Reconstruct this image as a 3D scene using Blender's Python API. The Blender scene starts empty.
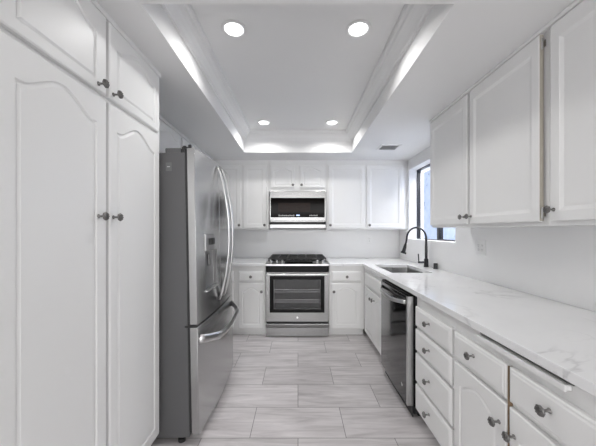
import bpy, bmesh, math, random
from mathutils import Vector, Matrix
random.seed(7)
PI = math.pi
S = bpy.context.scene
COL = S.collection

# ------------------------------------------------------------------ camera
cd = bpy.data.cameras.new('camera'); cam = bpy.data.objects.new('camera', cd); COL.objects.link(cam)
cd.sensor_width = 36.0; cd.lens = 278.0/596.0*36.0
cam.location = (0, 0, 1.31); cam.rotation_euler = (PI/2, 0, 0)
cd.shift_y = 7.0/596.0; cd.clip_start = 0.02
S.camera = cam

# ------------------------------------------------------------------ world / daylight and added fill lamps / exposure
w = bpy.data.worlds.new('world'); S.world = w; w.use_nodes = True
bg = w.node_tree.nodes['Background']; bg.inputs['Color'].default_value = (0.92, 0.95, 1.0, 1); bg.inputs['Strength'].default_value = 1.1
def area(name, loc, rot, sx, sy, power, color=(1, 1, 1), shape='RECTANGLE'):
    l = bpy.data.lights.new(name, 'AREA'); l.shape = shape; l.size = sx; l.size_y = sy; l.energy = power; l.color = color
    o = bpy.data.objects.new(name, l); COL.objects.link(o); o.location = loc; o.rotation_euler = rot
    return o
area('rear_fill_lamp', (0, -4.92, 1.2), (PI/2, 0, 0), 2.5, 2.1, 50, (1, 0.99, 0.975))  # added fill lamp behind the camera, brightens the back wall frontally
area('rear_top_fill_lamp', (0, -2.9, 2.24), (math.radians(28), 0, 0), 2.4, 1.2, 62, (1, 0.99, 0.975))  # added overhead fill without a fixture, tilted towards the kitchen
area('sky_light_above_window', (2.25, 3.2, 2.85), (0, math.radians(42), 0), 0.8, 2.0, 120, (0.99, 0.99, 1.0))
S.view_settings.view_transform = 'Standard'; S.view_settings.look = 'None'
S.view_settings.exposure = 0.33; S.view_settings.gamma = 1.0; S.view_settings.use_curve_mapping = False
CAN_POWER = (2.9, 2.9, 3.3, 3.3)

# ------------------------------------------------------------------ materials
def mat(name, col, rough=0.5, metal=0.0, coat=0.0, spec=None):
    m = bpy.data.materials.new(name); m.use_nodes = True
    b = m.node_tree.nodes['Principled BSDF']
    b.inputs['Base Color'].default_value = (*col, 1); b.inputs['Roughness'].default_value = rough
    b.inputs['Metallic'].default_value = metal; b.inputs['Coat Weight'].default_value = coat
    if spec is not None: b.inputs['Specular IOR Level'].default_value = spec
    return m
def nodes(m): return m.node_tree.nodes, m.node_tree.links, m.node_tree.nodes['Principled BSDF']
def coords(m, scale=(1, 1, 1), loc=(0, 0, 0), rot=(0, 0, 0)):
    n, l, b = nodes(m)
    tc = n.new('ShaderNodeTexCoord'); mp = n.new('ShaderNodeMapping')
    mp.inputs['Scale'].default_value = scale; mp.inputs['Location'].default_value = loc; mp.inputs['Rotation'].default_value = rot
    l.new(tc.outputs['Object'], mp.inputs['Vector']); return mp.outputs['Vector']
def noise(m, vec, scale, detail=3, rough=0.5, dist=0.0):
    n, l, b = nodes(m); t = n.new('ShaderNodeTexNoise')
    t.inputs['Scale'].default_value = scale; t.inputs['Detail'].default_value = detail
    t.inputs['Roughness'].default_value = rough; t.inputs['Distortion'].default_value = dist
    l.new(vec, t.inputs['Vector']); return t.outputs['Fac']
def ramp(m, fac, stops):
    n, l, b = nodes(m); r = n.new('ShaderNodeValToRGB'); l.new(fac, r.inputs['Fac'])
    e = r.color_ramp.elements
    e[0].position, e[0].color = stops[0][0], (*stops[0][1], 1)
    e[1].position, e[1].color = stops[-1][0], (*stops[-1][1], 1)
    for p, c in stops[1:-1]:
        x = e.new(p); x.color = (*c, 1)
    return r.outputs['Color']
def bump(m, fac, strength, dist=0.002):
    n, l, b = nodes(m); k = n.new('ShaderNodeBump'); k.inputs['Strength'].default_value = strength; k.inputs['Distance'].default_value = dist
    l.new(fac, k.inputs['Height']); l.new(k.outputs['Normal'], b.inputs['Normal'])

def g(v): return (v, v, v)
M = {}
m = M['paint'] = mat('white_cabinet_enamel', (0.84, 0.84, 0.835), 0.38)
bump(m, noise(m, coords(m), 9, 2), 0.12, 0.003)
M['groove'] = M['paint']
m = M['wall'] = mat('white_wall_paint', (0.84, 0.842, 0.85), 0.6)
bump(m, noise(m, coords(m), 90, 3), 0.08, 0.001)
m = M['ceil'] = mat('ceiling_paint', (0.86, 0.86, 0.86), 0.7)
bump(m, noise(m, coords(m), 60, 3), 0.10, 0.001)
M['trim'] = mat('white_trim_gloss', (0.84, 0.84, 0.84), 0.35)
# quartz with thin grey veins
m = M['quartz'] = mat('veined_white_quartz', (0.8, 0.8, 0.8), 0.13)
n, l, b = nodes(m)
v = coords(m, (1, 1, 1), (3.1, 0.4, 0.2), (0.2, 0.1, 0.75))
f1 = noise(m, v, 1.15, 6, 0.55, 0.9)
vein = ramp(m, f1, [(0.0, g(0)), (0.490, g(0)), (0.5, g(1)), (0.512, g(0.1)), (0.545, g(0)), (1, g(0))])
msk = ramp(m, noise(m, coords(m, loc=(7, 2, 1)), 1.8, 2), [(0.42, g(0)), (0.62, g(1))])
mu = n.new('ShaderNodeMath'); mu.operation = 'MULTIPLY'; l.new(vein, mu.inputs[0]); l.new(msk, mu.inputs[1])
mu2 = n.new('ShaderNodeMath'); mu2.operation = 'MULTIPLY'; l.new(mu.outputs[0], mu2.inputs[0]); mu2.inputs[1].default_value = 0.42
cloud = ramp(m, noise(m, coords(m), 3.0, 4), [(0.3, (0.83, 0.835, 0.84)), (0.7, (0.89, 0.89, 0.895))])
mx = n.new('ShaderNodeMix'); mx.data_type = 'RGBA'
l.new(mu2.outputs[0], mx.inputs[0]); l.new(cloud, mx.inputs[6]); mx.inputs[7].default_value = (0.36, 0.36, 0.37, 1)
l.new(mx.outputs[2], b.inputs['Base Color'])
m = M['quartz_splash'] = mat('plain_white_quartz', (0.84, 0.84, 0.845), 0.2)
n, l, b = nodes(m)
l.new(ramp(m, noise(m, coords(m), 2.2, 4), [(0.3, (0.90, 0.90, 0.905)), (0.7, (0.93, 0.93, 0.93))]), b.inputs['Base Color'])
# floor: long grey wood-look tiles
m = M['floor'] = mat('grey_plank_tile', (0.5, 0.48, 0.48), 0.28)
n, l, b = nodes(m)
bv = coords(m, (1, 1, 1), (0.304*30, -1.75+0.304*10, 0))
bt = n.new('ShaderNodeTexBrick'); l.new(bv, bt.inputs['Vector'])
bt.inputs['Scale'].default_value = 1.0; bt.inputs['Brick Width'].default_value = 0.608; bt.inputs['Row Height'].default_value = 0.304
bt.inputs['Mortar Size'].default_value = 0.0022; bt.inputs['Mortar Smooth'].default_value = 0.1; bt.offset = 0.5; bt.offset_frequency = 2
bt.inputs['Bias'].default_value = 0.0
bt.inputs['Color1'].default_value = (0.0, 0, 0, 1); bt.inputs['Color2'].default_value = (1, 1, 1, 1); bt.inputs['Mortar'].default_value = (0.5, 0.5, 0.5, 1)
ad = n.new('ShaderNodeVectorMath'); ad.operation = 'MULTIPLY_ADD'
l.new(bt.outputs['Color'], ad.inputs[0]); ad.inputs[1].default_value = (7, 31, 3); l.new(coords(m, (1.5, 13, 1)), ad.inputs[2])
st = noise(m, ad.outputs[0], 1.6, 6, 0.62, 0.5)
c1 = ramp(m, st, [(0.28, (0.40, 0.375, 0.378)), (0.48, (0.58, 0.552, 0.555)), (0.72, (0.74, 0.71, 0.713))])
tint = n.new('ShaderNodeMix'); tint.data_type = 'RGBA'; tint.blend_type = 'MULTIPLY'; tint.inputs[0].default_value = 1
tr = ramp(m, bt.outputs['Color'], [(0, g(0.9)), (1, g(1.0))])
l.new(c1, tint.inputs[6]); l.new(tr, tint.inputs[7])
mm = n.new('ShaderNodeMix'); mm.data_type = 'RGBA'; l.new(bt.outputs['Fac'], mm.inputs[0]); l.new(tint.outputs[2], mm.inputs[6]); mm.inputs[7].default_value = (0.17, 0.165, 0.165, 1)
l.new(mm.outputs[2], b.inputs['Base Color'])
inv = n.new('ShaderNodeMath'); inv.operation = 'SUBTRACT'; inv.inputs[0].default_value = 1; l.new(bt.outputs['Fac'], inv.inputs[1])
bump(m, inv.outputs[0], 0.4, 0.002)

def steel(name, col, rough, sc=(2, 2, 260), amt=0.10):
    m = mat(name, col, rough, 1.0)
    n, l, b = nodes(m)
    r = ramp(m, noise(m, coords(m, sc), 1.0, 2), [(0.3, g(rough-amt*0.5)), (0.7, g(rough+amt))])
    l.new(r, b.inputs['Roughness']); return m
M['steel'] = mat('brushed_steel', (0.29, 0.29, 0.29), 0.24, 1.0)
M['steel_light'] = mat('satin_steel', (0.62, 0.62, 0.62), 0.28, 1.0)
M['fridge_steel'] = mat('fridge_steel', (0.50, 0.50, 0.50), 0.24, 1.0)
M['sink'] = steel('sink_steel', (0.46, 0.46, 0.46), 0.30, (200, 3, 3))
M['dw'] = steel('dark_polished_steel', (0.17, 0.17, 0.172), 0.10, amt=0.02)
M['chrome'] = mat('polished_metal', (0.75, 0.75, 0.75), 0.12, 1)
M['fridge_side'] = mat('charcoal_fridge_side', (0.105, 0.105, 0.108), 0.42)
M['sticker'] = mat('grey_sticker', (0.16, 0.16, 0.165), 0.35)
M['mark'] = mat('pale_print', (0.62, 0.62, 0.62), 0.5)
M['black'] = mat('black_gloss', (0.004, 0.004, 0.0045), 0.08, spec=0.12)
M['blackm'] = mat('black_matte', (0.02, 0.02, 0.021), 0.45)
M['iron'] = mat('cast_iron', (0.028, 0.028, 0.028), 0.5)
M['faucet'] = mat('matte_black_faucet', (0.013, 0.013, 0.018), 0.3)
M['pewter'] = mat('dark_pewter', (0.18, 0.175, 0.17), 0.33, 0.9)
M['gap'] = mat('bare_wood_edge', (0.25, 0.17, 0.10), 0.6)
M['frame'] = mat('dark_bronze_window', (0.03, 0.032, 0.04), 0.4)
M['plate'] = mat('white_plastic', (0.88, 0.88, 0.88), 0.35)
M['slot'] = mat('dark_slot', (0.08, 0.08, 0.08), 0.6)
M['vent'] = mat('vent_metal', (0.7, 0.7, 0.7), 0.5)
M['ventback'] = mat('vent_shadow_metal', (0.4, 0.4, 0.4), 0.6)
M['raw'] = mat('beige_raw_edge', (0.42, 0.39, 0.33), 0.6)
M['ovenin'] = mat('oven_enamel', (0.09, 0.09, 0.09), 0.35)
M['rack'] = mat('oven_rack', (0.7, 0.7, 0.7), 0.25, 1)
m = M['glass'] = mat('window_glass', (1, 1, 1), 0.0); nodes(m)[2].inputs['Transmission Weight'].default_value = 1; nodes(m)[2].inputs['IOR'].default_value = 1.02
m = M['ovenglass'] = mat('smoked_glass', (0.62, 0.62, 0.63), 0.04); nodes(m)[2].inputs['Transmission Weight'].default_value = 1; nodes(m)[2].inputs['IOR'].default_value = 1.3
m = M['mwglass'] = mat('microwave_glass', (0.003, 0.002, 0.0018), 0.07, spec=0.04)
m = M['mwmesh'] = mat('microwave_window_mesh', (0.013, 0.006, 0.004), 0.15, spec=0.06)
def emis(name, col, s):
    m = mat(name, (0.8, 0.8, 0.8), 0.5); b = nodes(m)[2]
    b.inputs['Emission Color'].default_value = (*col, 1); b.inputs['Emission Strength'].default_value = s; return m
M['led'] = emis('led_diffuser', (1, 1, 1), 3.0)
M['display'] = emis('blue_display', (0.25, 0.45, 1), 1.0)
m = M['stucco'] = mat('blue_grey_stucco', (0.46, 0.54, 0.72), 0.85)
n, l, b = nodes(m)
sp = ramp(m, noise(m, coords(m), 7, 4, 0.6), [(0.30, (0.22, 0.28, 0.42)), (0.38, (0.44, 0.53, 0.72)), (0.7, (0.55, 0.62, 0.78))])
l.new(sp, b.inputs['Base Color']); bump(m, noise(m, coords(m), 30, 3), 0.4, 0.01)
M['ground'] = mat('outside_concrete', (0.4, 0.4, 0.4), 0.9)

# ------------------------------------------------------------------ mesh helpers
def link(name, bm, m, parent=None, smooth=None):
    bmesh.ops.recalc_face_normals(bm, faces=bm.faces)
    me = bpy.data.meshes.new(name); bm.to_mesh(me); bm.free()
    o = bpy.data.objects.new(name, me); COL.objects.link(o)
    if m is not None: me.materials.append(M[m] if isinstance(m, str) else m)
    if smooth is not None:
        for p in me.polygons: p.use_smooth = True
        if smooth < 3.0: me.set_sharp_from_angle(angle=smooth)
    if parent: o.parent = parent
    return o
def empty(name, loc=(0, 0, 0), rz=0, label=None, cat=None, group=None):
    o = bpy.data.objects.new(name, None); COL.objects.link(o); o.location = loc; o.rotation_euler = (0, 0, rz); o.empty_display_size = 0.1
    if label: tag(o, label, cat, group)
    return o
def tag(o, label, cat, group=None):
    o['label'] = label; o['category'] = cat
    if group: o['group'] = group
    return o
def struct(o, label=None):
    o['kind'] = 'structure'
    if label: o['label'] = label
    return o
def B(bm, x0, x1, y0, y1, z0, z1, bev=0.0, seg=2):
    t = bmesh.new()
    vs = [t.verts.new((x, y, z)) for x in (x0, x1) for y in (y0, y1) for z in (z0, z1)]
    for f in ((0, 1, 3, 2), (4, 6, 7, 5), (0, 4, 5, 1), (2, 3, 7, 6), (0, 2, 6, 4), (1, 5, 7, 3)):
        t.faces.new([vs[i] for i in f])
    if bev > 0: bmesh.ops.bevel(t, geom=t.edges[:], offset=bev, segments=seg, affect='EDGES', profile=0.5)
    merge(bm, t); return bm
def merge(bm, t):
    me = bpy.data.meshes.new('tmp'); t.to_mesh(me); t.free(); bm.from_mesh(me); bpy.data.meshes.remove(me)
def box(*a, **k): return B(bmesh.new(), *a, **k)
def tube(bm, pts, r, seg=12, caps=True, flat=1.0, up=Vector((0, 0, 1))):
    """sweep an ellipse (r wide, r*flat along 'up') along pts; r can be a list"""
    pts = [Vector(p) for p in pts]; N = len(pts); rings = []
    for i, p in enumerate(pts):
        d = (pts[min(i+1, N-1)] - pts[max(i-1, 0)]).normalized()
        u = up if abs(d.dot(up)) < 0.95 else Vector((1, 0, 0))
        if i == 0: a = d.cross(u).normalized()
        else:
            a = (a - d*a.dot(d)).normalized()
        if flat != 1.0: a = d.cross(u).normalized()
        c = a.cross(d).normalized()
        rr = r[i] if isinstance(r, (list, tuple)) else r
        rings.append([bm.verts.new(p + a*(rr*math.cos(2*PI*k/seg)) + c*(rr*flat*math.sin(2*PI*k/seg))) for k in range(seg)])
    for i in range(N-1):
        for k in range(seg):
            bm.faces.new((rings[i][k], rings[i][(k+1) % seg], rings[i+1][(k+1) % seg], rings[i+1][k]))
    if caps:
        bm.faces.new(rings[0][::-1]); bm.faces.new(rings[-1])
    return bm
def lathe(bm, prof, seg=24, axis='z', loc=(0, 0, 0), mod=None):
    """prof = [(r, h)]; axis z up, or -y outwards"""
    loc = Vector(loc); rings = []
    for r, h in prof:
        ring = []
        for k in range(seg):
            a = 2*PI*k/seg; rr = r*(mod(a) if mod and r > 0.01 else 1.0)
            x, y = rr*math.cos(a), rr*math.sin(a)
            p = Vector((x, y, h)) if axis == 'z' else (Vector((x, -h, y)) if axis == '-y' else Vector((h, x, y)))
            ring.append(bm.verts.new(loc+p))
        rings.append(ring)
    for i in range(len(rings)-1):
        for k in range(seg):
            bm.faces.new((rings[i][k], rings[i][(k+1) % seg], rings[i+1][(k+1) % seg], rings[i+1][k]))
    bm.faces.new(rings[0][::-1]); bm.faces.new(rings[-1]); return bm
def prism(outer, holes, h0, h1, plane='xy'):
    """polygon with holes extruded; plane 'xy' extrudes z, 'yz' extrudes x, 'xz' extrudes y"""
    def P(a, b, h): return {'xy': (a, b, h), 'yz': (h, a, b), 'xz': (a, h, b)}[plane]
    bm = bmesh.new(); es = []; loops = []
    for lp in [outer]+holes:
        vs = [bm.verts.new(P(a, b, h0)) for a, b in lp]; loops.append(vs)
        es += [bm.edges.new((vs[i], vs[(i+1) % len(vs)])) for i in range(len(vs))]
    bmesh.ops.triangle_fill(bm, use_beauty=True, edges=es)
    r = bmesh.ops.extrude_face_region(bm, geom=bm.faces[:])
    d = Vector(P(0, 0, h1-h0)) - Vector(P(0, 0, 0))
    bmesh.ops.translate(bm, verts=[v for v in r['geom'] if isinstance(v, bmesh.types.BMVert)], vec=d)
    return bm
def rect(a0, a1, b0, b1): return [(a0, b0), (a1, b0), (a1, b1), (a0, b1)]
def bool_cut(o, cutter):
    md = o.modifiers.new('b', 'BOOLEAN'); md.operation = 'DIFFERENCE'; md.object = cutter; md.solver = 'EXACT'
    bpy.context.view_layer.update()
    dg = bpy.context.evaluated_depsgraph_get(); me = bpy.data.meshes.new_from_object(o.evaluated_get(dg))
    o.modifiers.clear(); o.data = me; bpy.data.objects.remove(cutter, do_unlink=True)
def bevel_mod(o, wd, seg=2):
    md = o.modifiers.new('bevel', 'BEVEL'); md.width = wd; md.segments = seg; md.limit_method = 'ANGLE'; md.angle_limit = math.radians(40)
def tree_copy(o, parent=None):
    c = o.copy(); COL.objects.link(c)
    if parent: c.parent = parent
    for ch in [x for x in bpy.data.objects if x.parent == o]: tree_copy(ch, c)
    return c

# ------------------------------------------------------------------ the room
WX, LX, BY, RY = 1.50, -1.48, 4.10, -5.0      # right wall, left wall, back wall, rear wall
CH, TH = 2.26, 2.51                            # soffit and tray ceiling heights
WY0, WY1, WZ0, WZ1 = 2.63, 3.76, 1.19, 2.12   # window opening in the right wall
TX, TY0, TY1 = 0.658, 1.170, 3.407             # tray opening
struct(link('floor', box(LX-.12, WX+.2, RY-.12, BY+.12, -0.06, 0), 'floor'))
struct(link('wall_back', box(LX-.12, WX+.2, BY, BY+.12, 0, 2.6), 'wall'))
struct(link('wall_left', box(LX-.12, LX, RY, BY, 0, 2.6), 'wall'))
struct(link('wall_right', prism(rect(RY, BY, 0, 2.6), [rect(WY0, WY1, WZ0, WZ1)], WX, WX+.2, 'yz'), 'wall'))
struct(link('wall_rear', prism([(LX-.12, 0), (-1.25, 0), (-1.25, 2.1), (1.25, 2.1), (1.25, 0), (WX+.2, 0), (WX+.2, 2.6), (LX-.12, 2.6)], [], RY-.12, RY, 'xz'), 'wall'))
bm = prism(rect(LX, WX, RY, BY), [rect(-TX, TX, TY0, TY1)], CH, TH-.001, 'xy')
struct(link('ceiling', bm, 'ceil'))
struct(link('ceiling', box(LX, WX, RY, BY, TH, TH+.08), 'ceil'))
# crown moulding round the tray: a profile swept round the rectangle
prof = [(0.0, 2.392), (0.010, 2.392), (0.012, 2.402), (0.022, 2.408), (0.030, 2.428), (0.048, 2.450), (0.066, 2.462), (0.072, 2.478), (0.084, 2.482), (0.088, 2.496), (0.088, TH), (0.0, TH)]
bm = bmesh.new(); rings = []
for off, z in prof:
    x, y0, y1 = TX-off, TY0+off, TY1-off
    rings.append([bm.verts.new(p) for p in ((-x, y0, z), (x, y0, z), (x, y1, z), (-x, y1, z))])
for i in range(len(rings)-1):
    for k in range(4): bm.faces.new((rings[i][k], rings[i][(k+1) % 4], rings[i+1][(k+1) % 4], rings[i+1][k]))
struct(link('trim_1', bm, 'trim'))

# window: frame, sliding sash and glass set deep in the reveal
wn = struct(empty('window_1', (WX+.107, (WY0+WY1)/2, WZ0)))
hw, hh = (WY1-WY0)/2, WZ1-WZ0
bm = prism(rect(-hw, hw, 0, hh), [rect(-hw+.008, hw-.008, .008, hh-.008)], 0, .05, 'yz')
link('window_frame', bm, 'frame', wn)
bm = prism(rect(-hw+.008, .03, .008, hh-.008), [rect(-hw+.018, -.03, .016, hh-.018)], .004, .026, 'yz')
link('sash', bm, 'frame', wn)
bm = box(.028, .046, -.03, .03, .008, hh-.008); link('meeting_rail', bm, 'frame', wn)
link('pane', box(.012, .016, -hw+.018, -.03, .016, hh-.018), 'glass', wn)
link('pane', box(.034, .038, .03, hw-.008, .008, hh-.008), 'glass', wn)
# outside
o = struct(link('ground', box(1.7, 6, 0, 14, -.1, -.05), 'ground'))
o = tag(link('garden_wall', box(2.75, 2.95, 0.5, 12, -.05, 2.56), 'stucco'), 'pale blue stucco wall seen outside through the window', 'wall')

# ------------------------------------------------------------------ cabinet kit
KN = None
def knob_bm(s=1.0):
    bm = bmesh.new()
    lathe(bm, [(0.0085*s, 0), (0.0085*s, .002), (.0045*s, .005), (.0042*s, .020), (.007*s, .024), (.0165*s, .028), (.0175*s, .031), (.0165*s, .034), (.010*s, .0365), (.003, .038)], 24, '-y',
          mod=lambda a: 1+.05*math.cos(8*a))
    for k in range(8):   # raised petals on the face
        a = 2*PI*k/8
        t = bmesh.new(); bmesh.ops.create_icosphere(t, subdivisions=1, radius=.0034*s)
        bmesh.ops.translate(t, verts=t.verts, vec=(.0105*s*math.cos(a), -.0362, .0105*s*math.sin(a))); merge(bm, t)
    return bm
kb = knob_bm(); bmesh.ops.recalc_face_normals(kb, faces=kb.faces)
KNOB = bpy.data.meshes.new('knob'); kb.to_mesh(KNOB); kb.free(); KNOB.materials.append(M['pewter'])
for p in KNOB.polygons: p.use_smooth = True
def knob(parent, x, y, z):
    o = bpy.data.objects.new('knob', KNOB); COL.objects.link(o); o.parent = parent; o.location = (x, y, z); return o

def outline(style, w, h, mg, rise=0.06, mt=None):
    """panel outline inside a door w x h, counterclockwise from bottom-left"""
    x0, x1, z0 = mg, w-mg, mg if mt is None else mt[1]
    if style in ('arch', 'dome'):
        zt = h-(mg if mt is None else mt[0])-rise
        pts = [(x0, z0), (x1, z0)]
        N = 22
        for i in range(N+1):
            t = i/N; x = x1+(x0-x1)*t
            u = min(max((t-0.06)/0.88, 0), 1)
            pts.append((x, zt + rise*(0.5-0.5*math.cos(2*PI*u))**(0.8 if style == 'arch' else 0.55)))
        return pts
    zt = h-(mg if mt is None else mt[0])
    return [(x0, z0), (x1, z0), (x1, zt), (x0, zt)]
def inset(poly, d):
    n = len(poly); out = []
    for i in range(n):
        p0, p1, p2 = Vector(poly[i-1]), Vector(poly[i]), Vector(poly[(i+1) % n])
        a = (p1-p0).normalized(); c = (p2-p1).normalized()
        n1, n2 = Vector((-a.y, a.x)), Vector((-c.y, c.x)); s = n1+n2
        s = s/(max(s.length_squared, 0.3))*2
        out.append((p1.x+s.x*d, p1.y+s.y*d))
    return out
def front_bm(w, h, style, mg=0.055, rise=0.06, t=0.02, edge=0.005, mt=None, grooved=True):
    """door or drawer front: local x 0..w, z 0..h, back at y=0, face at y=-t"""
    bm = bmesh.new()
    def ring(poly, y): return [bm.verts.new((a, y, b)) for a, b in poly]
    def bridge(r0, r1):
        n = len(r0)
        for k in range(n): bm.faces.new((r0[k], r0[(k+1) % n], r1[(k+1) % n], r1[k]))
    o0 = rect(0, w, 0, h)
    ra = ring(o0, 0); rb = ring(o0, -t+edge*0.8); rc = ring(inset(o0, edge), -t)
    bm.faces.new(ra[::-1]); bridge(ra, rb); bridge(rb, rc)
    if style == 'plain': bm.faces.new(rc); return bm
    if style == 'drawer':
        rd = ring(inset(o0, edge+.006), -t); re = ring(inset(o0, edge+.012), -t-.003)
        bridge(rc, rd); bridge(rd, re); bm.faces.new(re); return bm
    p = outline(style, w, h, mg, rise, mt)
    r0 = ring(p, -t)
    es = [bm.edges.get((rc[i], rc[(i+1) % 4])) for i in range(4)]
    es += [bm.edges.new((r0[i], r0[(i+1) % len(r0)])) for i in range(len(r0))]
    bmesh.ops.triangle_fill(bm, use_beauty=True, edges=es)
    if grooved and style in ('arch', 'dome'):
        r1 = ring(inset(p, .005), -t+.006); r2 = ring(inset(p, .010), -t+.006); r3 = ring(inset(p, .019), -t+.001)
        bridge(r0, r1); bridge(r1, r2); bridge(r2, r3)
        es = [bm.edges.get((r3[i], r3[(i+1) % len(r3)])) for i in range(len(r3))]
        bmesh.ops.triangle_fill(bm, use_beauty=True, edges=es)
    else:
        r1 = ring(inset(p, .004), -t+.002); r2 = ring(inset(p, .018), -t+.006)
        bridge(r0, r1); bridge(r1, r2); bm.faces.new(r2)
    return bm
def cabinet(name, label, cat, loc, rz, W, D, z0, z1, fronts, toe=0.0, group=None, top=True, mat_='paint', fx0=0.0, fx1=0.0):
    """local x 0..W, y 0 (face frame) .. D (back); origin on the floor line under the front-left corner"""
    r = empty(name, (loc[0], loc[1], z0), rz, label, cat, group)
    H = z1-z0; T = .018
    bm = box(0, W, 0, .02, toe, H, bev=.0015, seg=1); link('face_frame', bm, mat_, r)
    bm = bmesh.new()
    B(bm, 0, T, .0205, D, toe if toe == 0 else 0, H); B(bm, W-T, W, .0205, D, 0, H)
    B(bm, T, W-T, D-T, D, 0, H); B(bm, T, W-T, .0205, D-T, toe, toe+T)
    if top: B(bm, T, W-T, .0205, D-T, H-T, H)
    if toe > 0:   # notch the sides behind the toe kick by keeping them, kick board recessed
        bm.free(); bm = bmesh.new()
        for xa in (0, W-T):
            m2 = prism([(.0205, toe), (.0205, H), (D, H), (D, 0), (.062, 0), (.062, toe)], [], xa, xa+T, 'yz'); merge(bm, m2)
        B(bm, T, W-T, D-T, D, 0, H); B(bm, T, W-T, .0205, D-T, toe, toe+T)
        if top: B(bm, T, W-T, .0205, D-T, H-T, H)
    link('carcass', bm, mat_, r)
    if toe > 0: link('toe_kick', box(0, W, .050, .0615, 0, toe-.001), mat_, r)
    for f in fronts:
        kind, x0, x1, a0, a1 = f[:5]; o = f[5] if len(f) > 5 else {}
        bmf = front_bm(x1-x0, a1-a0, o.get('style', 'arch' if kind == 'door' else 'drawer'), o.get('mg', .055), o.get('rise', .06),
                       .02, o.get('edge', .005), o.get('mt'), True)
        d = link(kind, bmf, mat_, r); d.location = (x0, -.0005-o.get('off', 0), a0-z0)
        if 'knob' in o:
            for kx, kz in ([o['knob']] if isinstance(o['knob'], tuple) else o['knob']):
                knob(d, kx-x0, -.0200-(.0032 if o.get('style', '') in ('', 'drawer') and kind != 'door' else 0), kz-a0)
        if o.get('off'):
            link('door_edge', box(x1-x0+.0002, x1-x0+.0010, -.019, -.001, .003, a1-a0-.003), 'raw', d)['label'] = 'unpainted beige door edge'
        if o.get('hinge'):
            hx, zs = o['hinge']
            for hz in zs:
                hb = bmesh.new()
                lathe(hb, [(.0035, -.022), (.0035, .022)], 10, 'z', (hx-x0, -.012, hz-a0))
                lathe(hb, [(.0022, -.028), (.0045, -.024), (.0022, -.022)], 10, 'z', (hx-x0, -.012, hz-a0))
                lathe(hb, [(.0022, .022), (.0045, .025), (.0022, .028)], 10, 'z', (hx-x0, -.012, hz-a0))
                B(hb, hx-x0-.002, hx-x0+.008, -.002, -.0005, hz-a0-.016, hz-a0+.016)
                link('hinge', hb, 'chrome', d)
    return r

# ------------------------------------------------------------------ left: pantry, fridge bay
PX = -0.844
def PZ(): pass
LY = 0.72   # pantry begins
cabinet('pantry_cabinet', 'tall white pantry cabinet with arched doors, in left foreground beside the fridge', 'cabinet', (PX, LY), PI/2, 1.692-LY, -LX+PX-.002, 0, CH-.001, [
    ('door', .75-LY, 1.198-LY, .10, 1.868, dict(style='arch', mg=.058, mt=(.048, .06), rise=.065, knob=(1.147-LY, 1.367))),
    ('door', 1.216-LY, 1.652-LY, .10, 1.868, dict(style='arch', mg=.050, mt=(.048, .06), rise=.065, knob=(1.240-LY, 1.367))),
    ('door', .75-LY, 1.198-LY, 1.889, 2.222, dict(style='arch', mg=.058, mt=(.032, .036), rise=.062, knob=(1.147-LY, 1.914))),
    ('door', 1.216-LY, 1.652-LY, 1.889, 2.222, dict(style='arch', mg=.050, mt=(.032, .036), rise=.062, knob=(1.240-LY, 1.914))),
], toe=.08)
link('crown_strip', box(0, 1.692-LY, -.012, -.0005, 2.232, CH-.001, bev=.003), 'paint', bpy.data.objects['pantry_cabinet'])

UX = -1.15
cabinet('wall_cabinet', 'white wall cabinet over the fridge, tucked beside the pantry top', 'cabinet', (UX, 1.694), PI/2, 2.70-1.694, -LX+UX-.002, 1.86, CH-.001, [
    ('door', .02, .495, 1.875, 2.215, dict(style='arch', mg=.05, mt=(.035, .035), rise=.05)),
    ('door', .51, .985, 1.875, 2.215, dict(style='arch', mg=.05, mt=(.035, .035), rise=.05)),
])
cabinet('wall_cabinet', 'white wall cabinet on the left wall beyond the fridge, into the back corner', 'cabinet', (UX, 2.705), PI/2, 3.765-2.705, -LX+UX-.002, 1.315, CH-.001, [
    ('door', .02, .52, 1.335, 2.215, dict(style='rect', mg=.05)),
    ('door', .54, 1.04, 1.335, 2.215, dict(style='rect', mg=.05)),
])
for nme in ('wall_cabinet', 'wall_cabinet.001'):
    r = bpy.data.objects[nme]; W = 1.006 if nme == 'wall_cabinet' else 1.06
    H = CH-.001-r.location.z
    link('crown_strip', box(0, W, -.012, -.0005, H-.028, H, bev=.003), 'paint', r)

# refrigerator, facing +x.  world coordinates relative to its base empty
FR = empty('refrigerator', (-1.05, 2.145, 0), 0, 'stainless steel french door refrigerator with water dispenser and bottom freezer', 'refrigerator')
def fx(X): return X+1.05
def fy(Y): return Y-2.145
FX = -.690
bm = box(fx(-1.440), fx(FX), fy(1.697), fy(2.605), .03, 1.772, bev=.004); link('case', bm, 'fridge_side', FR)
for yy in (1.73, 2.56):
    for xx in (-1.38, -.75): link('foot', lathe(bmesh.new(), [(.022, -.0115 if xx > -1 else .0005), (.022, .008), (.012, .012), (.012, .032)], 12, 'z', (fx(xx), fy(yy), 0)), 'blackm', FR)
def bulge(Y):
    t = (Y-1.69)/(2.60-1.69); return -.632+.022*math.sin(PI*t)**0.8 if 0 < t < 1 else -.632
def curved_slab(Y0, Y1, z0, z1, back=FX+.012, bev=.006):
    N = 16; pts = [(fx(back), fy(Y0)), ]
    fr = [(fx(bulge(Y0+(Y1-Y0)*i/N)), fy(Y0+(Y1-Y0)*i/N)) for i in range(N+1)]
    pts = [(fx(back), fy(Y0))]+fr+[(fx(back), fy(Y1))]
    bm = prism(pts, [], z0, z1, 'xy'); return bm
YS = 2.146
dA = link('door', curved_slab(1.70, YS-.003, .715, 1.80), 'fridge_steel', FR, smooth=.6)
cut = link('cut', box(fx(-.642), fx(-.5), fy(1.835), fy(2.065), .885, 1.155), None, FR)
bool_cut(dA, cut)
for p in dA.data.polygons: p.use_smooth = True
dA.data.set_sharp_from_angle(angle=.6); bevel_mod(dA, .003)
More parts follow.
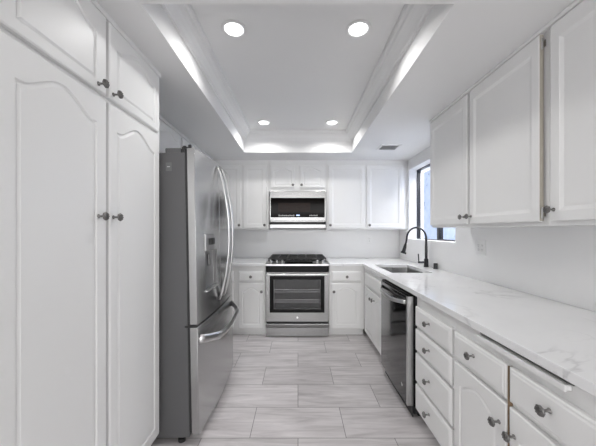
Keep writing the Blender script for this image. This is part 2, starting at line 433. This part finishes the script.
# far door with rounded upper far corner
bm = curved_slab(YS+.003, 2.60, .715, 1.80)
dB = link('door', bm, 'fridge_steel', FR, smooth=.6); bevel_mod(dB, .003)
dC = link('freezer_drawer', curved_slab(1.70, 2.60, .045, .700), 'fridge_steel', FR, smooth=.6); bevel_mod(dC, .003)
link('gasket', box(fx(FX+.001), fx(FX+.0115), fy(1.70), fy(2.59), .06, 1.77), 'blackm', FR)
# dispenser on the near door
dp = link('dispenser', box(fx(-.64), fx(-.612), fy(1.830), fy(2.07), 1.156, 1.27, bev=.002), 'steel', dA)
bm = bmesh.new()
B(bm, fx(-.6415), fx(-.639), fy(1.837), fy(2.063), .887, 1.153); link('dispenser_recess', bm, 'fridge_side', dA)
link('drip_tray', box(fx(-.638), fx(-.606), fy(1.835), fy(2.065), .886, .896, bev=.002), 'steel_light', dA)
link('dispenser_display', box(fx(-.6115), fx(-.610), fy(1.89), fy(2.02), 1.195, 1.240, bev=.0005), 'black', dA)
bm = bmesh.new(); B(bm, fx(-.638), fx(-.628), fy(1.93), fy(1.97), 1.05, 1.13, bev=.003); link('dispenser_paddle', bm, 'steel', dA)
bm = bmesh.new()   # lever
def vhandle(Y, par):
    pts = []; N = 28
    for i in range(N+1):
        t = i/N; z = .775+1.00*t
        pts.append((fx(bulge(Y)+.004+.082*math.sin(PI*t)**0.75), fy(Y), z))
    bm = tube(bmesh.new(), pts, [.0095 if 0 < i < N else .008 for i in range(N+1)], 12)
    link('handle', bm, 'steel_light', par, smooth=3.1)
vhandle(2.090, dA); vhandle(2.205, dB)
pts = []; N = 28
for i in range(N+1):
    t = i/N; Y = 1.725+.84*t
    pts.append((fx(bulge(Y)+.002+.074*min(1, math.sin(PI*t)*1.9)), fy(Y), .622-.045*math.sin(PI*t**.8)))
bm = tube(bmesh.new(), pts, .009, 12, flat=2.9); link('handle', bm, 'steel_light', dC, smooth=3.1)
FR.location = (-1.022, 2.145, .006); FR.rotation_euler = (0, math.radians(-1.0), 0)   # leans back a degree on its raised front feet
# things on top of the case
link('hinge_cover', box(fx(-.815), fx(-.718), fy(1.71), fy(1.86), 1.7725, 1.805, bev=.006), 'fridge_side', FR)
bm = bmesh.new(); B(bm, fx(-.710), fx(-.655), fy(1.705), fy(1.75), 1.801, 1.808, bev=.002)
lathe(bm, [(.012, 1.772), (.012, 1.815), (.008, 1.82)], 14, 'z', (fx(-.700), fy(1.728), 0)); lathe(bm, [(.010, 1.80), (.010, 1.822), (.006, 1.825)], 14, 'z', (fx(-.665), fy(1.72), 0))
B(bm, fx(-.712), fx(-.690), fy(1.71), fy(1.76), 1.7725, 1.803, bev=.002)
link('hinge', bm, 'blackm', FR)
link('hinge', box(fx(-.705), fx(-.628), fy(1.688), fy(1.76), .7025, .712, bev=.002), 'blackm', FR)
st = link('sticker', box(fx(-.805), fx(-.770), fy(1.6955), fy(1.697), 1.660, 1.712), 'sticker', FR); st['label'] = 'small square grey sticker'
link('sticker_print', box(fx(-.797), fx(-.780), fy(1.6948), fy(1.6954), 1.684, 1.688), 'mark', st)

# ------------------------------------------------------------------ back wall
BF = 3.77       # back uppers: face frame plane
S_ = dict(style='rect', mg=.05)
cabinet('wall_cabinet', 'white two-door wall cabinet left of the microwave', 'cabinet', (-1.145, BF), 0, .750, BY-BF-.001, 1.315, CH-.001, [
    ('door', .03, .375, 1.335, 2.185, dict(style='rect', mg=.05, knob=(.355, 1.375))),
    ('door', .405, .722, 1.335, 2.185, dict(style='rect', mg=.05, knob=(.695, 1.375))),
])
cabinet('wall_cabinet', 'short white wall cabinet with two small doors above the microwave', 'cabinet', (-.393, BF), 0, .776, BY-BF-.001, 1.832, CH-.001, [
    ('door', .022, .348, 1.879, 2.185, dict(style='arch', mg=.045, rise=.04, mt=(.035, .035), knob=(.325, 1.915))),
    ('door', .418, .748, 1.879, 2.185, dict(style='arch', mg=.045, rise=.04, mt=(.035, .035), knob=(.441, 1.915))),
])
cabinet('wall_cabinet', 'white two-door wall cabinet right of the microwave, ending at the window corner', 'cabinet', (.385, BF), 0, 1.052, BY-BF-.001, 1.315, CH-.001, [
    ('door', .028, .522, 1.335, 2.185, dict(style='rect', mg=.05, knob=(.050, 1.375))),
    ('door', .541, 1.033, 1.335, 2.185, dict(style='rect', mg=.05, knob=(.575, 1.375))),
])
link('filler_strip', box(1.0525, WX-.385-.001, .03, .05, 0, CH-.001-1.315), 'paint', bpy.data.objects['wall_cabinet.004'])

# microwave
MW = empty('microwave', (0, 3.685, 1.335), 0, 'over-range stainless microwave with black glass door above the stove', 'microwave')
link('housing', box(-.375, .368, .022, .414, .012, .490, bev=.003), 'steel', MW)
mf = link('door', prism(rect(-.375, .368, .09, .4935), [rect(-.360, .352, .143, .398)], -.012, .0215, 'xz'), 'steel', MW); bevel_mod(mf, .002)
gl = link('door_glass', box(-.3595, .3515, -.009, .018, .1435, .3975), 'mwglass', mf)
link('window_mesh', box(-.262, .165, -.0102, -.0092, .215, .335), 'mwmesh', mf)
bm = bmesh.new()
for i in range(9):
    x = -.255+.024*i; B(bm, x, x+.014, -.0098, -.0091, .158, .170)
    if i % 2 == 0: B(bm, x, x+.008, -.0098, -.0091, .174, .179)
link('button_legend', bm, 'mark', mf)
bm = bmesh.new()
for i in range(6):
    x = .150+.019*i; B(bm, x, x+.011, -.0098, -.0091, .160, .176 if i % 2 else .170)
link('button_legend', bm, 'mark', mf)
link('clock_display', box(-.022, .022, -.0098, -.0091, .163, .177), 'display', mf)
link('bottom_gap_band', box(-.375, .368, -.006, .0215, .050, .083, bev=.001), 'black', MW)  # black band filling the gap between door and bottom trim
link('handle', box(-.370, .366, -.032, -.0125, .100, .122, bev=.004), 'steel', mf)
link('bottom_trim', box(-.375, .368, -.014, .0215, .0, .0485, bev=.003), 'steel', MW)

# range
RG = empty('gas_range', (-.008, 3.405, 0), 0, 'stainless slide-in gas range with black cooktop and oven window', 'stove')
rx = .386
bm = bmesh.new(); B(bm, -rx, rx, .045, .66, .03, .868)
link('body', bm, 'fridge_side', RG)
for xx in (-.33, .33):
    for yy in (.10, .60): link('foot', lathe(bmesh.new(), [(.018, 0), (.018, .01), (.01, .012), (.01, .031)], 12, 'z', (xx, yy, 0)), 'blackm', RG)
# cooktop with sloped steel front
bm = prism([(-.012, .872), (-.012, .893), (.075, .918), (.675, .918), (.675, .8685), (.0, .8685)], [], -.389, .389, 'yz')
o = link('cooktop', bm, 'steel_light', RG); bevel_mod(o, .002)
link('cooktop_surface', box(-.372, .372, .085, .662, .9182, .921, bev=.001), 'black', o)
for k, (bx, by) in enumerate([(-.24, .22), (-.24, .50), (0, .36), (.24, .22), (.24, .50)]):
    bb = lathe(bmesh.new(), [(.052, .9212), (.050, .930), (.036, .932), (.036, .938), (.030, .941)], 24, 'z', (bx, by, 0)); link('burner', bb, 'iron', o, smooth=.6)
for k, (xa, xb) in enumerate([(-.365, -.125), (-.12, .12), (.125, .365)]):
    bm = bmesh.new(); z0, z1 = .9430, .957
    for yy in (.10, .64): B(bm, xa, xb, yy-.006, yy+.006, z0, z1, bev=.002)
    for xx in (xa+.006, xb-.006): B(bm, xx-.006, xx+.006, .095, .645, z0, z1, bev=.002)
    for yy in (.22, .36, .50): B(bm, xa, xb, yy-.005, yy+.005, z0, z1, bev=.002)
    B(bm, (xa+xb)/2-.005, (xa+xb)/2+.005, .10, .64, z0, z1, bev=.002)
    for xx in (xa+.006, xb-.006):
        for yy in (.10, .64): B(bm, xx-.006, xx+.006, yy-.006, yy+.006, .9212, z0+.002)
    link('grate', bm, 'iron', o)
for xx in (-.325, -.255, -.185, .245, .315):
    kk = bmesh.new(); lathe(kk, [(.020, 0), (.020, .004), (.015, .006), (.0145, .024), (.012, .027)], 20, 'z'); B(kk, -.003, .003, -.014, .014, .024, .030, bev=.001)
    bmesh.ops.rotate(kk, verts=kk.verts, cent=(0, 0, 0), matrix=Matrix.Rotation(math.radians(16), 3, 'X'))
    ko = link('control_knob', kk, 'steel_light', o, smooth=.7); ko.location = (xx, .036, .908)
bm = bmesh.new(); B(bm, -.155, .190, -.036, .030, 0, .003, bev=.001); bmesh.ops.rotate(bm, verts=bm.verts, cent=(0, 0, 0), matrix=Matrix.Rotation(math.radians(16), 3, 'X'))
cp = link('control_panel', bm, 'black', o); cp.location = (0, .034, .9068)
link('upper_front_trim', box(-rx, rx, .0, .044, .800, .8680, bev=.002), 'black', RG)
dr = link('oven_door', prism(rect(-rx, rx, .190, .794), [rect(-.335, .330, .302, .748)], -.012, .044, 'xz'), 'steel', RG); bevel_mod(dr, .003)
gf = link('window_surround', prism(rect(-.3345, .3295, .3025, .7475), [rect(-.292, .288, .338, .705)], -.010, .030, 'xz'), 'black', dr)
link('oven_glass', box(-.2915, .2875, -.006, -.002, .3385, .7045), 'ovenglass', dr)
bm = prism(rect(-.2915, .2875, .3385, .7045), [rect(-.285, .281, .345, .698)], .000, .042, 'xz'); B(bm, -.2915, .2875, .0421, .0435, .3385, .7045)
link('oven_interior', bm, 'ovenin', dr)
for zz in (.42, .545):
    bm = bmesh.new()
    for dz in (0, .030): B(bm, -.283, .279, .018, .022, zz+dz, zz+dz+.004)
    for i in range(22):
        x = -.275+.0262*i; B(bm, x, x+.0025, .012, .015, zz, zz+.034)
    link('oven_rack', bm, 'rack', dr)
bm = bmesh.new(); tube(bm, [(-.375, -.045, .772), (-.2, -.050, .772), (0, -.052, .772), (.2, -.050, .772), (.375, -.045, .772)], .0105, 12)
for xx in (-.355, .355): B(bm, xx-.010, xx+.010, -.046, -.0125, .763, .781, bev=.003)
link('handle', bm, 'steel_light', dr, smooth=.7)
bm = lathe(bmesh.new(), [(.012, .0125), (.012, .0145), (.010, .015)], 20, '-y', (0, 0, .240)); link('emblem', bm, 'chrome', dr)
# storage drawer with scooped upper edge
bm = prism([(-.010, .012), (-.010, .118), (-.022, .128), (-.026, .160), (-.018, .168), (.044, .168), (.044, .012)], [], -rx, rx, 'yz')
o = link('storage_drawer', bm, 'steel', RG); bevel_mod(o, .002)
link('drawer_gap_shadow_strip', box(-rx+.004, rx-.004, .030, .0445, .1685, .1895), 'blackm', RG)  # black strip painting the shade in the gap above the drawer
bpy.data.objects['drawer_gap_shadow_strip'].name = 'drawer_gap_shade'

# base cabinets on the back wall
BC = 3.44
cabinet('base_cabinet', 'white base cabinet with drawer over arched door, left of the stove', 'cabinet', (LX+.002, BC), 0, -.402-LX-.002, BY-BC-.002, 0, .864, [
    ('drawer', -.734-LX, -.425-LX, .675, .800, dict(knob=(-.58-LX, .738), edge=.004)),
    ('door', -.734-LX, -.425-LX, .10, .655, dict(style='dome', mg=.05, rise=.05, knob=(-.449-LX, .555))),
    ('drawer', -1.20-LX, -.80-LX, .675, .800, dict(knob=(-1.0-LX, .738), edge=.004)),
    ('door', -1.20-LX, -.80-LX, .10, .655, dict(style='dome', mg=.05, rise=.05, knob=(-.825-LX, .555))),
], toe=.085, top=False)
cabinet('base_cabinet', 'white base cabinet with drawer over arched door, right of the stove', 'cabinet', (.386, BC), 0, .818-.386, BY-BC-.002, 0, .864, [
    ('drawer', .028, .390, .675, .800, dict(knob=(.213, .738), edge=.004)),
    ('door', .028, .390, .10, .655, dict(style='dome', mg=.05, rise=.05, knob=(.053, .555))),
], toe=.085, top=False)

# ------------------------------------------------------------------ right run (faces -x); local x = far - Y
RXF = 0.82
def rcab(name, label, yfar, ynear, fronts, z0=0, z1=.864, X=RXF, toe=.085, top=False, **k):
    fr = []
    for kind, ya, yb, a0, a1, *o in fronts:   # ya far, yb near
        o = dict(o[0]) if o else {}
        if 'knob' in o: o['knob'] = (yfar-o['knob'][0], o['knob'][1])
        if 'hinge' in o: o['hinge'] = (yfar-o['hinge'][0], o['hinge'][1])
        fr.append((kind, yfar-ya, yfar-yb, a0, a1, o))
    return cabinet(name, label, 'cabinet', (X, yfar), -PI/2, yfar-ynear, WX-X-.002, z0, z1, fr, toe=toe, top=top, **k)
rcab('base_cabinet', 'white sink base cabinet with two doors in the far right corner', 3.437, 2.572, [
    ('false_front', 3.335, 2.600, .665, .800, dict(style='drawer', edge=.004)),
    ('door', 3.335, 2.965, .10, .640, dict(style='dome', mg=.05, rise=.05, knob=(2.995, .566))),
    ('door', 2.955, 2.600, .10, .640, dict(style='dome', mg=.05, rise=.05, knob=(2.915, .566))),
])
rcab('base_cabinet', 'white cabinet stack of four drawers next to the dishwasher', 1.915, 1.442, [
    ('drawer', 1.897, 1.452, .660, .792, dict(knob=(1.688, .738), edge=.006)),
    ('drawer', 1.897, 1.452, .495, .640, dict(knob=(1.688, .577), edge=.006)),
    ('drawer', 1.897, 1.452, .285, .475, dict(knob=(1.688, .388), edge=.006)),
    ('drawer', 1.897, 1.452, .095, .265, dict(knob=(1.688, .188), edge=.006)),
])
nb = rcab('base_cabinet', 'white base cabinet with pull-out board, two drawers and two arched doors, nearest the camera', 1.4415, .62, [
    ('drawer', 1.428, 1.068, .660, .792, dict(knob=(1.262, .738), edge=.006)),
    ('drawer', 1.055, .66, .660, .792, dict(knob=(.880, .738), edge=.006)),
    ('door', 1.428, 1.068, .10, .640, dict(style='dome', mg=.05, rise=.05, knob=(1.105, .548))),
    ('door', 1.055, .66, .10, .640, dict(style='dome', mg=.05, rise=.05, knob=(1.028, .545))),
])
link('inner_stile', box(1.4415-1.0650, 1.4415-1.0605, -.0165, -.0005, .10, .79), 'gap', nb)['label'] = 'bare brown wood edge between the doors'
# pull-out cutting board
o = link('cutting_board', box(1.4415-1.238, 1.4415-.83, -.016, -.001, .829, .846, bev=.002), 'paint', nb)
link('board_front', box(1.4415-1.240, 1.4415-.828, -.026, -.0165, .826, .847, bev=.003), 'paint', nb)
link('slot', box(1.4415-1.245, 1.4415-.823, -.004, -.0005, .8475, .856), 'slot', nb)

# dishwasher
DW = empty('dishwasher', (.80, 2.245, 0), 0, 'dark polished steel dishwasher with curved bar handle under the counter', 'dishwasher')
dx = lambda X: X-.80
dy = lambda Y: Y-2.245
link('tub', box(dx(.806), dx(1.40), dy(1.935), dy(2.555), .03, .858), 'blackm', DW)
for xx in (.86, 1.35):
    for yy in (1.97, 2.52): link('foot', lathe(bmesh.new(), [(.015, 0), (.015, .008), (.008, .010), (.008, .031)], 12, 'z', (dx(xx), dy(yy), 0)), 'blackm', DW)
link('toe_panel', box(dx(.800), dx(.8055), dy(1.94), dy(2.55), .004, .085), 'blackm', DW)
N = 12
def dwx(Y): t = (Y-1.935)/(2.555-1.935); return .764-.010*math.sin(PI*t)
pts = [(dx(.798), dy(1.935))]+[(dx(dwx(1.935+.62*i/N)), dy(1.935+.62*i/N)) for i in range(N+1)]+[(dx(.798), dy(2.555))]
dd = link('door', prism(pts, [], .088, .846, 'xy'), 'dw', DW, smooth=.6); bevel_mod(dd, .003)
link('edge_trim', box(dx(.7635), dx(.7985), dy(1.9315), dy(1.9348), .088, .846), 'steel_light', dd)
link('edge_trim', box(dx(.7605), dx(.7635), dy(1.9315), dy(1.955), .088, .846), 'steel_light', dd)
link('control_lip', box(dx(.772), dx(.805), dy(1.935), dy(2.555), .8465, .8575, bev=.001), 'black', DW)
link('side_gap_strip', box(dx(.7990), dx(.8058), dy(1.918), dy(1.9345), .09, .857), 'black', DW)  # black strip filling the gap beside the drawer stack
pts = []
for i in range(21):
    t = i/20; Y = 1.965+.56*t; pts.append((dx(dwx(Y)-.004-.040*min(1, 1.5*math.sin(PI*t))), dy(Y), .800-.018*math.sin(PI*t)))
bm = tube(bmesh.new(), pts, .007, 12, flat=2.1); link('handle', bm, 'steel_light', dd, smooth=3.1)
bm = lathe(bmesh.new(), [(.014, 0), (.014, .0012), (.012, .0016)], 20, 'x')
bmesh.ops.scale(bm, verts=bm.verts, vec=(-1, 1, 1))
e = link('emblem', bm, 'chrome', dd); e.location = (dx(dwx(2.03)-.0005), dy(2.03), .185)

# right wall cabinets
XU = 1.17
rcab('wall_cabinet', 'white two-door wall cabinet on right wall beside the window', 2.425, 1.2605+.03, [
    ('door', 2.422, 1.895, 1.350, 2.238, dict(style='rect', mg=.045, mt=(.072, .045), knob=(1.925, 1.400))),
    ('door', 1.858, 1.318, 1.350, 2.238, dict(style='rect', mg=.045, mt=(.072, .045), knob=(1.840, 1.400), off=.005, hinge=(1.312, (1.39, 2.19)))),
], z0=1.33, z1=CH-.001, X=XU, toe=0, top=True)
rcab('wall_cabinet', 'white wall cabinet on right wall nearest the camera, cut by the frame', 1.290, .40, [
    ('door', 1.270, .76, 1.350, 2.238, dict(style='rect', mg=.045, mt=(.072, .045), knob=(1.250, 1.402))),
    ('door', .74, .42, 1.350, 2.238, dict(style='rect', mg=.045, mt=(.072, .045), knob=(.50, 1.381))),
], z0=1.33, z1=CH-.001, X=XU, toe=0, top=True)
for nme, W in (('wall_cabinet.005', 2.425-1.2905), ('wall_cabinet.006', .89)):
    r = bpy.data.objects[nme]; H = CH-.001-1.33
    link('crown_strip', box(0, W, -.026, -.0005, H-.018, H, bev=.003), 'paint', r)

# ------------------------------------------------------------------ counters, backsplash, sink, faucet
CT0, CT1 = .865, .900
o = link('countertop', prism(rect(LX+.002, -.4005, 3.41, BY-.002), [], CT0, CT1), 'quartz'); tag(o, 'white quartz countertop piece left of the stove', 'countertop'); bevel_mod(o, .003)
SX0, SX1, SY0, SY1 = .905, 1.30, 2.665, 3.30
o = link('countertop', prism([(.3845, 3.41), (.790, 3.41), (.790, .60), (WX-.002, .60), (WX-.002, BY-.002), (.3845, BY-.002)], [rect(SX0, SX1, SY0, SY1)], CT0, CT1), 'quartz')
tag(o, 'long white veined quartz countertop with sink cutout along the right side', 'countertop'); bevel_mod(o, .003)
o = link('backsplash', box(LX+.002, WX-.014, BY-.013, BY-.0012, CT1+.0005, 1.314), 'quartz_splash'); tag(o, 'white quartz backsplash slab on the back wall behind the stove', 'backsplash')
o = link('backsplash', prism([(.45, CT1+.0005), (BY-.014, CT1+.0005), (BY-.014, 1.314), (WY1, 1.314), (WY1, WZ0), (WY0, WZ0), (WY0, 1.3295), (.45, 1.3295)], [], WX-.0125, WX-.0012, 'yz'), 'quartz_splash')
tag(o, 'white quartz backsplash slab along the right wall below the window', 'backsplash')
# sink: open bowl under the counter
SK = empty('kitchen_sink', ((SX0+SX1)/2, (SY0+SY1)/2, .68), 0, 'stainless undermount sink bowl set in the countertop below the window', 'sink')
a, b_ = (SX1-SX0)/2+.004, (SY1-SY0)/2+.004; H = CT0-.68-.001
bm = bmesh.new()
def rr(ax, bx_, z, r, flare=0):
    pts = []
    for cx, cy, s in ((1, 1, 0), (-1, 1, 1), (-1, -1, 2), (1, -1, 3)):
        for k in range(5):
            an = PI/2*s+PI/2*k/4; pts.append((cx*(ax-r)+r*math.cos(an), cy*(bx_-r)+r*math.sin(an), z))
    return [bm.verts.new(p) for p in pts]
R = [rr(a+.02, b_+.02, H, .03), rr(a, b_, H, .02), rr(a, b_, H-.004, .02), rr(a-.004, b_-.004, .02, .02), rr(a-.03, b_-.03, .004, .02), rr(.06, .06, .0, .055),]
R += [rr(.06, .06, -.003, .055), rr(a-.03, b_-.03, .001, .02), rr(a-.001, b_-.001, .018, .02), rr(a+.0025, b_+.0025, H-.003, .022), rr(a+.02, b_+.02, H-.003, .03)]
for i in range(len(R)-1):
    for k in range(20): bm.faces.new((R[i][k], R[i][(k+1) % 20], R[i+1][(k+1) % 20], R[i+1][k]))
bm.faces.new(R[5]); bm.faces.new(R[6][::-1])
link('bowl', bm, 'sink', SK, smooth=.5)
dbm = lathe(bmesh.new(), [(.045, .0005), (.045, .003), (.038, .004), (.034, .0015), (.01, .0015), (.008, .006)], 24, 'z', (0, .0, .001)); link('drain', dbm, 'chrome', SK)
# faucet
FA = empty('kitchen_faucet', (1.425, 3.09, CT1+.0005), 0, 'matte black gooseneck pull-down faucet standing behind the sink', 'faucet')
link('base', lathe(bmesh.new(), [(.027, 0), (.027, .006), (.024, .010), (.023, .085), (.018, .092)], 24, 'z'), 'faucet', FA, smooth=.7)
pts = [(0, 0, .09), (0, 0, .15), (0, 0, .22), (0, 0, .30)]
for i in range(1, 19):
    an = PI*i/18; pts.append((-.108+.108*math.cos(an), 0, .315+.122*math.sin(an)))
pts += [(-.222, 0, .28), (-.230, 0, .25)]
link('neck', tube(bmesh.new(), pts, [.015]*3+[.0125]+[.010]*20, 14), 'faucet', FA, smooth=3.1)
bm = tube(bmesh.new(), [(-.230, 0, .252), (-.236, 0, .225), (-.246, 0, .19), (-.253, 0, .165)], [.013, .017, .019, .021], 16); link('spray_head', bm, 'faucet', FA, smooth=.8)
bm = tube(bmesh.new(), [(-.249, 0, .166), (-.256, 0, .148)], [.030, .030], 20); link('spray_nozzle', bm, 'faucet', FA, smooth=.8)
bm = tube(bmesh.new(), [(-.015, 0, .052), (-.075, 0, .052), (-.088, 0, .052)], .0125, 14)
tube(bm, [(-.080, 0, .052), (-.083, 0, .075), (-.088, 0, .145)], [.008, .006, .006], 12); link('lever', bm, 'faucet', FA, smooth=.8)
# soap / air gap cylinder
o = link('air_gap_cap', lathe(bmesh.new(), [(.024, 0), (.024, .006), (.021, .007), (.021, .055), (.018, .060)], 24, 'z'), 'faucet', smooth=.7)
o.location = (1.45, 2.93, CT1+.0005); tag(o, 'small black cylinder cap on the counter right of the faucet', 'air gap')
o.data.name = 'air_gap_cap'
# spray hose bracket on wall
o = empty('soap_dispenser', (0, 0, 0)); bpy.data.objects.remove(o)

# ------------------------------------------------------------------ outlets
def outlet(name, label, loc, rz, w_, h_, gangs):
    r = empty(name, loc, rz, label, 'outlet')
    link('cover_plate', box(-w_/2, w_/2, -.006, 0, -h_/2, h_/2, bev=.0025), 'plate', r)
    for i in range(gangs):
        cx = (i-(gangs-1)/2)*.046
        rc = link('receptacle', box(cx-.0165, cx+.0165, -.0085, -.0062, -.033, .033, bev=.001), 'plate', r)
        bm = bmesh.new()
        for s in (-.017, .017):
            for q in (-.006, .006): B(bm, cx+q-.001, cx+q+.001, -.0090, -.0086, s-.001, s+.007)
            B(bm, cx-.002, cx+.002, -.0090, -.0086, s-.010, s-.006)
        link('slot', bm, 'slot', rc)
outlet('wall_outlet', 'white double outlet plate on the right backsplash under the cabinets', (WX-.0130, 2.255, 1.168), -PI/2, .118, .118, 2)
outlet('wall_outlet', 'white single outlet plate on the back wall right of the stove', (1.047, BY-.0135, 1.168), 0, .072, .116, 1)

# ------------------------------------------------------------------ ceiling lights and vent
GR = 'recessed lights in the tray ceiling'
LBL = ['round recessed ceiling light, nearer left of four in tray ceiling', 'round recessed ceiling light, nearer right of four in tray ceiling',
       'round recessed ceiling light, farther left of four near the stove', 'round recessed ceiling light, farther right of four near the stove']
for i, (x, y) in enumerate([(-.382, 1.66), (.360, 1.66), (-.38, 3.10), (.38, 3.10)]):
    r = empty('recessed_light', (x, y, TH-.0005), 0, LBL[i], 'ceiling light', GR)
    bm = bmesh.new(); ringp = [(.055, 0), (.075, 0), (.0755, -.003), (.072, -.006), (.061, -.007), (.0555, -.003)]
    rings = []
    for rad, h in ringp+[ringp[0]]:
        rings.append([bm.verts.new((rad*math.cos(2*PI*k/32), rad*math.sin(2*PI*k/32), h)) for k in range(32)])
    for q in range(len(rings)-1):
        for k in range(32): bm.faces.new((rings[q][k], rings[q][(k+1) % 32], rings[q+1][(k+1) % 32], rings[q+1][k]))
    link('trim_ring', bm, 'trim', r, smooth=.8)
    link('diffuser', lathe(bmesh.new(), [(.054, -.0015), (.054, -.003)], 32, 'z'), 'led', r)
    l = area('can_lamp', (x, y, TH-.0085), (0, 0, 0), .105, .105, CAN_POWER[i], (1, 0.99, 0.975), 'DISK'); l.data.spread = math.radians(140)
r = empty('ceiling_vent', (1.04, 3.185, CH-.0005), 0, 'small grey louvred air vent in the soffit near the window', 'vent')
link('vent_frame', prism(rect(-.115, .115, -.10, .10), [rect(-.095, .095, -.08, .08)], -.008, 0), 'trim', r)
link('vent_backing', box(-.095, .095, -.08, .08, -.002, 0), 'ventback', r)
for k in range(8):
    bm = box(-.095, .095, -.007, .007, -.0005, .0005); bmesh.ops.rotate(bm, verts=bm.verts, cent=(0, 0, 0), matrix=Matrix.Rotation(math.radians(25), 3, 'X'))
    s = link('louvre', bm, 'vent', r); s.location = (0, -.07+.02*k, -.0065)
